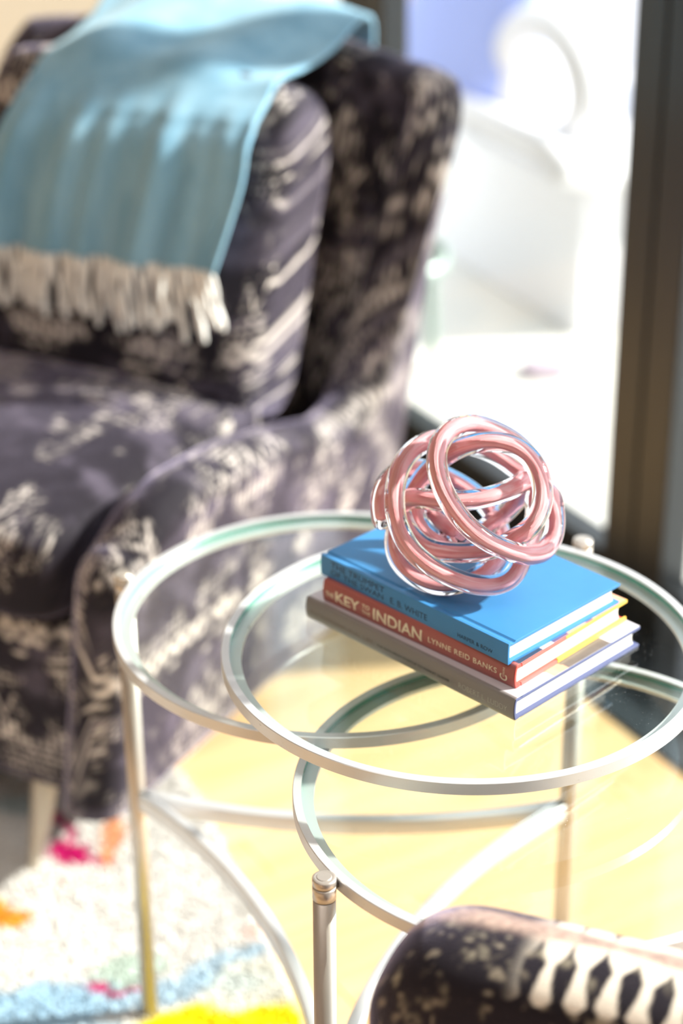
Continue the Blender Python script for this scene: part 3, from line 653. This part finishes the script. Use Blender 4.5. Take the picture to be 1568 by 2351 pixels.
# ------------------------------------------------------------ throw
def cw(u_, v_, z): p = CH0+CU*u_+CV*v_; return np.array([p.x, p.y, z])
rows_ = [  # (uL, uR, v, z)
 (-.44, -.12, .735, .60), (-.45, -.11, .732, .74), (-.46, -.10, .722, .835), (-.455, -.096, .69, .853), (-.445, -.090, .645, .85), (-.43, -.086, .59, .838), (-.42, -.086, .53, .828), (-.41, -.086, .47, .822), (-.405, -.078, .43, .800), (-.41, -.070, .408, .765), (-.425, -.068, .392, .72), (-.433, -.078, .378, .67), (-.436, -.094, .366, .612)]
nr, ncl = 110, 100
Rw = catmull(np.array([(a, b_, c_, d_) for a, b_, c_, d_ in rows_]), 10); Rw = Rw[np.linspace(0, len(Rw)-1, nr).astype(int)]
G = np.zeros((nr, ncl, 3)); fr = np.linspace(0, 1, ncl)
for i, (uL, uR, v_, z_) in enumerate(Rw):
    k = i/(nr-1)
    for j, f in enumerate(fr):
        g = cw(uL+(uR-uL)*f, v_, z_)
        hang = sst(.62, .8, k); ontop = sst(.15, .25, k)*(1-sst(.55, .7, k))
        fold = .006*math.sin(f*19+1.2*k)+.005*math.sin(f*33+2+3*k)+.003*math.sin(f*53-k*4)
        g = g-np.array([CV.x, CV.y, 0])*(hang*(1.0*fold+.032)+sst(.4,.62,k)*.006)
        g[2] += ontop*(.016*max(0, math.sin(f*5.2+.4))**2+.006*math.sin(f*14+k*9))+.010*math.exp(-((f-.55)/.25)**2)*ontop
        g[2] += hang*.022*f
        G[i, j] = g
thr_me = grid_mesh(G); 
to = obj('throw_blanket', thr_me, M_THROW, None, smooth=True); tag(to, 'light blue wool throw with cream fringe draped over the armchair back', 'blanket')
sm = to.modifiers.new('s', 'SOLIDIFY'); sm.thickness = .006; sm.offset = 1 if False else 0
end = G[-1]
tmes = []
for k in range(5):
    tw = [(.0022*math.sin(k*1.7+z*80)+.003*(k-2)*z/.1*.6, -.002+.0015*math.cos(z*60+k), -z) for z in np.linspace(0, .072+.004*k, 9)]
    tmes.append(tube(tw, [.0028, .0033, .0030, .0031, .0030, .0031, .0034, .0042, .0034], 8))
    tmes[-1].materials.append(M_FRINGE); tmes[-1].polygons.foreach_set('use_smooth', [True]*len(tmes[-1].polygons))
for i in range(54):
    f = (i+.5)/54*(ncl-1); a = int(f); p = end[a]*(1-(f-a))+end[min(a+1, ncl-1)]*(f-a)
    o = bpy.data.objects.new('tassel', random.choice(tmes)); COL.objects.link(o); o.parent = to
    o.location = (p[0], p[1], p[2]+.003); lean = .10*(i/53-.35)+random.uniform(-.07, .07)
    o.rotation_euler = (random.uniform(-.12, .05), -lean*1.6*(1 if i > 44 else .5)-(.25*max(0, i-46)/8), CANG); s = random.uniform(.74, .98); o.scale = (1, 1, s)

# ------------------------------------------------------------ rug
RA0 = [( -.167, 2.02), (-.105, 1.79), (-.048, 1.637), (-.02, 1.45)]
def rug_edge(y):   # right edge of the rug as x(y)
    ys = [0.4, 1.3, 1.45, 1.637, 1.79, 2.02, 2.25, 2.6]; xs = [.0, -.005, -.022, -.05, -.098, -.178, -.30, -.50]
    return np.interp(y, ys, xs)
def rug_col(x, y):
    n = len(x); C = np.tile(np.array([.77, .75, .72]), (n, 1))*(.93+.12*vnoise(x*60, y*60))[:, None]
    wx = x+.03*(fbm(x*14, y*14)-.5)*2; wy = y+.03*(fbm(x*14+5, y*14+5)-.5)*2
    def blob(cx, cy, rx, ry, col, s=1.0, ang=0):
        nonlocal C
        dx, dy = wx-cx, wy-cy; c_, s_ = math.cos(ang), math.sin(ang)
        d = np.hypot((dx*c_+dy*s_)/rx, (-dx*s_+dy*c_)/ry); m = (sst(1.15, .85, d)*s)[:, None]; C = C*(1-m)+np.array(col)*m
    BL = (.36, .55, .70); GR = (.45, .60, .52); MG = (.55, .0, .14); OR = (.85, .33, .10); YE = (.95, .78, .0); PK = (.90, .72, .66)
    blob(-.28, 1.66, .20, .022, BL, .75, .12); blob(-.12, 1.715, .055, .018, BL, .7, .5); blob(-.40, 1.63, .16, .04, BL, .9, .1); blob(-.33, 1.60, .12, .03, BL, .6)
    blob(-.235, 1.705, .05, .02, GR, .7, .3); blob(-.09, 1.67, .05, .04, (.80, .80, .70), .6)
    blob(-.262, 1.672, .014, .006, MG); blob(-.237, 1.679, .011, .006, MG)
    blob(-.15, 1.612, .062, .034, YE); blob(-.075, 1.627, .028, .024, YE); blob(-.16, 1.55, .10, .05, YE)
    blob(-.325, 1.905, .034, .018, MG, 1, -.2); blob(-.335, 1.955, .008, .03, MG, 1, .25); blob(-.285, 1.905, .03, .007, MG, .9, -.3)
    blob(-.275, 1.935, .014, .055, OR, .8, .15); blob(-.290, 2.00, .016, .020, OR, .9); blob(-.30, 1.85, .03, .008, PK, .9)
    blob(-.385, 1.795, .045, .022, (.90, .34, .03)); blob(-.095, 1.775, .012, .02, PK, .9)
    blob(-.31, 2.07, .05, .02, (.45, .55, .62), .8); blob(-.26, 2.065, .014, .012, (.6, .72, .3), .7); blob(-.40, 1.99, .05, .02, (.45, .56, .58), .7)
    blob(-.42, 2.08, .04, .02, (.4, .5, .6), .7)
    return C
rugo = empty('rug', (-.6, 1.5, 0)); tag(rugo, 'shaggy cream rug with blue, magenta, orange and yellow patches', 'rug')
ny, nx = 160, 120; ys = np.linspace(1.3, 2.5, ny); G = np.zeros((ny, nx, 3))
for i, y in enumerate(ys):
    xe = rug_edge(y); xs = xe-(1-np.linspace(0, 1, nx))*1.1; G[i, :, 0] = xs; G[i, :, 1] = y; G[i, :, 2] = .010
G2 = G.copy(); G2[:, :, 2] = .0005
me = grid_mesh(G-np.array([-.6, 1.5, 0])); color_attr(me, rug_col(G[:, :, 0].ravel(), G[:, :, 1].ravel())*.85)
o = obj('rug_base', me, M_RUG, rugo); md = o.modifiers.new('s', 'SOLIDIFY'); md.thickness = .0095; md.offset = -1
# wool pile
nt_ = 90000
ty = rng.uniform(1.40, 2.48, nt_); xe = rug_edge(ty); tx = xe-1.1*rng.uniform(0, 1, nt_)**1.5
h = rng.uniform(.010, .018, nt_); lx = rng.normal(0, .004, nt_); ly = rng.normal(-.002, .004, nt_); rad = rng.uniform(.0013, .0022, nt_); a0 = rng.uniform(0, 6.28, nt_)
V = np.zeros((nt_, 7, 3)); 
for k in range(3):
    an = a0+k*2*PI/3
    V[:, k] = np.stack([tx+rad*np.cos(an), ty+rad*np.sin(an), np.full(nt_, .009)], 1)
    V[:, 3+k] = np.stack([tx+lx*.6+rad*1.1*np.cos(an), ty+ly*.6+rad*1.1*np.sin(an), .009+h*.7], 1)
V[:, 6] = np.stack([tx+lx, ty+ly, .009+h], 1)
V -= np.array([-.6, 1.5, 0]); base = (np.arange(nt_)*7)[:, None]
F3 = []; tri = [(0, 1, 4), (0, 4, 3), (1, 2, 5), (1, 5, 4), (2, 0, 3), (2, 3, 5), (3, 4, 6), (4, 5, 6), (5, 3, 6)]
F = np.concatenate([base+np.array(t)[None] for t in tri], 0)
me = bpy.data.meshes.new('pile'); me.vertices.add(nt_*7); me.vertices.foreach_set('co', V.astype(np.float32).ravel()); me.loops.add(F.size); me.loops.foreach_set('vertex_index', F.astype(np.int32).ravel()); me.polygons.add(len(F)); me.polygons.foreach_set('loop_start', np.arange(0, F.size, 3, dtype=np.int32)); me.polygons.foreach_set('loop_total', np.full(len(F), 3, np.int32)); me.update(calc_edges=True)
tcx = rug_col(tx, ty); color_attr(me, np.repeat(tcx, 7, 0)); o = obj('rug_pile', me, M_RUG, rugo, smooth=True); o['kind'] = 'stuff'

# ------------------------------------------------------------ low patterned chair in the foreground
fg = empty('slipper_chair', (.165, .945, 0), math.radians(-23)); tag(fg, 'low black and cream patterned chair in the foreground, only its back rest in view', 'chair')
def fg_pattern(X, Z, Y, top_z):
    """X across, d = distance below the crest"""
    d = top_z; a = X+.004*(fbm(X*30, d*30)-.5); base = np.tile(np.array([.012, .009, .014]), (len(X), 1)); 
    n = fbm(X*80, d*80); base += (np.clip(n-.62, 0, 1)*1.4)[:, None]*np.array([.8, .7, .5])
    right = sst(-.080, -.050, X)
    hgt = d+.004*vnoise(X*60, d*0)
    p = (a/.021) % 1.0; w_ = np.interp(hgt, [.0, .012, .020, .030, .044, .056, .062], [.60, .52, .40, .14, .22, .38, .05])+.10*(vnoise(X*90, d*90)-.5); teeth = sst(.06, -.02, np.abs(p-.5)-w_*.9)*(hgt < .061)
    # cream ground near the crest broken by dark tulips
    m = teeth*right*sst(.004, .012, hgt)
    lit_tan = np.array([.60, .42, .34]); crest = sst(.018, .004, hgt)*(.45+.55*vnoise(X*300, d*150+Y*300))  # sunlight on the crest painted into the colour as a tan band
    C = base*(1-m[:, None])+np.array([.78, .70, .60])*m[:, None]
    C = C*(1-crest[:, None]*.85)+lit_tan*crest[:, None]*.85
    jx = X+.012*(fbm(X*60, d*60)-.5)*2; jd = d+.012*(fbm(X*60+7, d*60+3)-.5)*2; spot = (sst(.30, .1, np.hypot(((jx/.019) % 1)-.5, ((jd/.017) % 1)-.5))*(fbm(X*35+3, d*35) > .5)*(hgt > .018))*(1-right*sst(.062, .05, hgt))
    C = C*(1-spot[:, None]*.6)+np.array([.40, .34, .26])*spot[:, None]*.6
    return C
nX, nA = 330, 260; LW = .46; xs = np.linspace(-.175, LW-.175, nX); G = np.zeros((nX, nA, 3)); TZ = np.zeros((nX, nA)); DD = np.zeros((nX, nA))
for i, x in enumerate(xs):
    e0 = np.clip((x+.175)/.075, 0, 1); e1 = np.clip((LW-.175-x)/.075, 0, 1); sh = (1-(1-min(e0, e1))**2.4)**(1/2.4) if min(e0, e1) < 1 else 1; sh = max(sh, .02)
    tz = .614-.012*((x-.02)/.3)**2*(1 if x > 0 else 1.5)-.085*(1-sh); th = .085*(.3+.7*sh); zb = .14
    q = []
    n1 = int(nA*.38); rT = th/2
    for z in np.linspace(zb, tz-rT*.62, n1): q.append((-th/2, z))
    nc = nA-2*n1
    for a in np.linspace(0, PI, nc+2)[1:-1]: q.append((-th/2*math.cos(a), tz-rT*.62+rT*.62*math.sin(a)**.8))
    for z in np.linspace(tz-rT*.62, zb, n1): q.append((th/2, z))
    q = np.array(q); al = np.concatenate([[0], np.cumsum(np.linalg.norm(np.diff(q, axis=0), axis=1))]); ap = al[n1+nc//2]; DD[i] = np.abs(al-ap-.012); G[i, :, 0] = x; G[i, :, 1] = q[:, 0]+.05; G[i, :, 2] = q[:, 1]; TZ[i] = tz
me = grid_mesh(G, closed_v=True, cap=True); color_attr(me, fg_pattern(G[:, :, 0].ravel(), G[:, :, 2].ravel(), G[:, :, 1].ravel(), DD.ravel()))
bk_o = obj('backrest', me, M_VELVET, fg, smooth=True)
cp = [(x_, -.0+.05-.045, .5965-.012*((x_-.02)/.3)**2*(1 if x_ > 0 else 1.5)) for x_ in np.linspace(-.09, .22, 30)]
me, _ = soft_box(.44, .40, .16, 90, e=.22, crown=(0, 0, .015), seed=5.5); o = obj('seat', me, M_VELVET, fg, smooth=True); o.location = (.055, -.235, .33)
for x, y in ((-.12, -.38), (.23, -.38), (-.12, .03), (.23, .03)):
    m = tube([(x, y, .27 if y < 0 else .16), (x, y, .008)], [.018, .009], 14); obj('leg', m, M_LEG, fg, smooth=True)

# ------------------------------------------------------------ outside: patio, chair, table
pa = obj('patio_paving', box_me(-6, 9, -5, 9, -.08, -.03), M_PATIO); pa['kind'] = 'structure'
pa.data = None or pa.data
# keep the paving on the outer side of the door line
pa.matrix_world = Matrix(((D.x, NO.x, 0, D0.x), (D.y, NO.y, 0, D0.y), (0, 0, 1, 0), (0, 0, 0, 1)))
pa.data.transform(Matrix.Translation((0, 5.105, 0)))
ow = obj('garden_wall', box_me(-4, 2.2, 1.8, 1.95, -.03, .42), mat('peach_render', (.66, .44, .30), .9)[0]); ow.matrix_world = pa.matrix_world.copy(); tag(ow, 'sunlit peach rendered garden wall beyond the patio', 'wall')
# moulded patio chair with loop arms
oc = empty('patio_chair', (.448, 3.60, -.03), 0); tag(oc, 'white moulded plastic patio chair with looped arms beyond the glass door', 'chair')
A1 = Vector((-.178, .36, 0)).normalized()      # along the side face that looks at the room
B1 = Vector((A1.y, -A1.x, 0))                   # to the right
def ocp(a, b_, z): v = A1*a+B1*b_; return (v.x, v.y, z+.0)
def slab(name, pts, th_dir, m=M_PLASTIC, parent=oc, bev=.01):
    n = len(pts); v = [Vector(p) for p in pts]; v2 = [p+Vector(th_dir) for p in v]
    me = fix_normals(mesh(v+v2, [tuple(range(n)), tuple(range(n, 2*n))[::-1]]+[(i, (i+1) % n, n+(i+1) % n, n+i) for i in range(n)])); return obj(name, me, m, parent, bevel=bev)
tB = B1*.03
slab('side_panel', [ocp(0, 0, .0), ocp(.55, 0, .0), ocp(.55, .0, .29), ocp(0, .0, .29)], tuple(tB))
slab('side_panel', [ocp(0, .5, .0), ocp(.55, .5, .0), ocp(.55, .5, .29), ocp(0, .5, .29)], tuple(tB))
slab('front_leg', [ocp(-.0, .03, .0), ocp(-.0, .16, .0), ocp(-.0, .12, .29), ocp(-.0, .03, .29)], tuple(A1*.03))
slab('front_leg', [ocp(-.0, .38, .0), ocp(-.0, .5, .0), ocp(-.0, .5, .29), ocp(-.0, .42, .29)], tuple(A1*.03))
# seat: dished shell
ns = 30; G = np.zeros((ns, ns, 3))
for i, a in enumerate(np.linspace(-.05, .56, ns)):
    for j, b_ in enumerate(np.linspace(-.09, .59, ns)):
        k = (b_-.265)/.325; G[i, j] = ocp(a, b_, .305+.045*abs(k)**2.5+.02*(a > .5)-.03*math.exp(-((a+.05)/.05)**2))
o = obj('seat', grid_mesh(G), M_PLASTIC, oc, smooth=True); md = o.modifiers.new('s', 'SOLIDIFY'); md.thickness = .045; md.offset = -1
for b_ in (.0, .53):
    lp = [ocp(.17+.14*math.cos(t), b_+.02, .455+.105*math.sin(t)) for t in np.linspace(0, 2*PI, 40, endpoint=False)]
    o = obj('loop_arm', tube(lp, .036, 14, closed=True), M_PLASTIC, oc, smooth=True)
G = np.zeros((24, 24, 3))
for i, z in enumerate(np.linspace(.30, .80, 24)):
    for j, b_ in enumerate(np.linspace(-.03, .57, 24)):
        k = (b_-.27)/.3; G[i, j] = ocp(.50+.12*(z-.30)/.5-.10*k*k, b_, z-.08*abs(k)**3*((z-.30)/.5))
o = obj('back_panel', grid_mesh(G), M_PLASTIC, oc, smooth=True); md = o.modifiers.new('s', 'SOLIDIFY'); md.thickness = .03
me, _ = soft_box(.28, .12, .30, 40, e=.5, seed=1); me.materials.clear(); o = obj('throw_cushion', me, M_BLUEC, None, smooth=True)
o.location = (.265, 3.96, .475); o.rotation_euler = (math.radians(-14), math.radians(10), math.radians(-30)); tag(o, 'blue square cushion standing on the white patio chair', 'cushion')
# small patio table
pt = empty('patio_table', (.075, 3.36, -.03)); tag(pt, 'small pale green metal patio table between the armchair and the white patio chair', 'table')
o = obj('table_top', solid_lathe([(.005, .385), (.115, .385), (.12, .39), (.12, .40), (.115, .405), (.005, .405)], 48), M_PALEM, pt)
o = obj('brace_ring', lathe([(.105, .24), (.118, .24), (.118, .262), (.105, .262)], 48), M_PALEM, pt)
for k in range(3):
    a = k*2*PI/3+.7; obj('leg', tube([(.095*math.cos(a), .095*math.sin(a), .385), (.110*math.cos(a), .110*math.sin(a), .25), (.125*math.cos(a), .125*math.sin(a), .012)], .012, 10), M_PALEM, pt, smooth=True)
me = soft_box(.10, .07, .03, 12, e=.8, wob=.02)[0]; me.materials.clear(); o = obj('pebble', me, flat('lilac_stone', (.45, .38, .46), .8), None, smooth=True); o.location = (.375, 3.42, -.018); tag(o, 'small lilac grey stone lying on the sunny patio', 'stone')
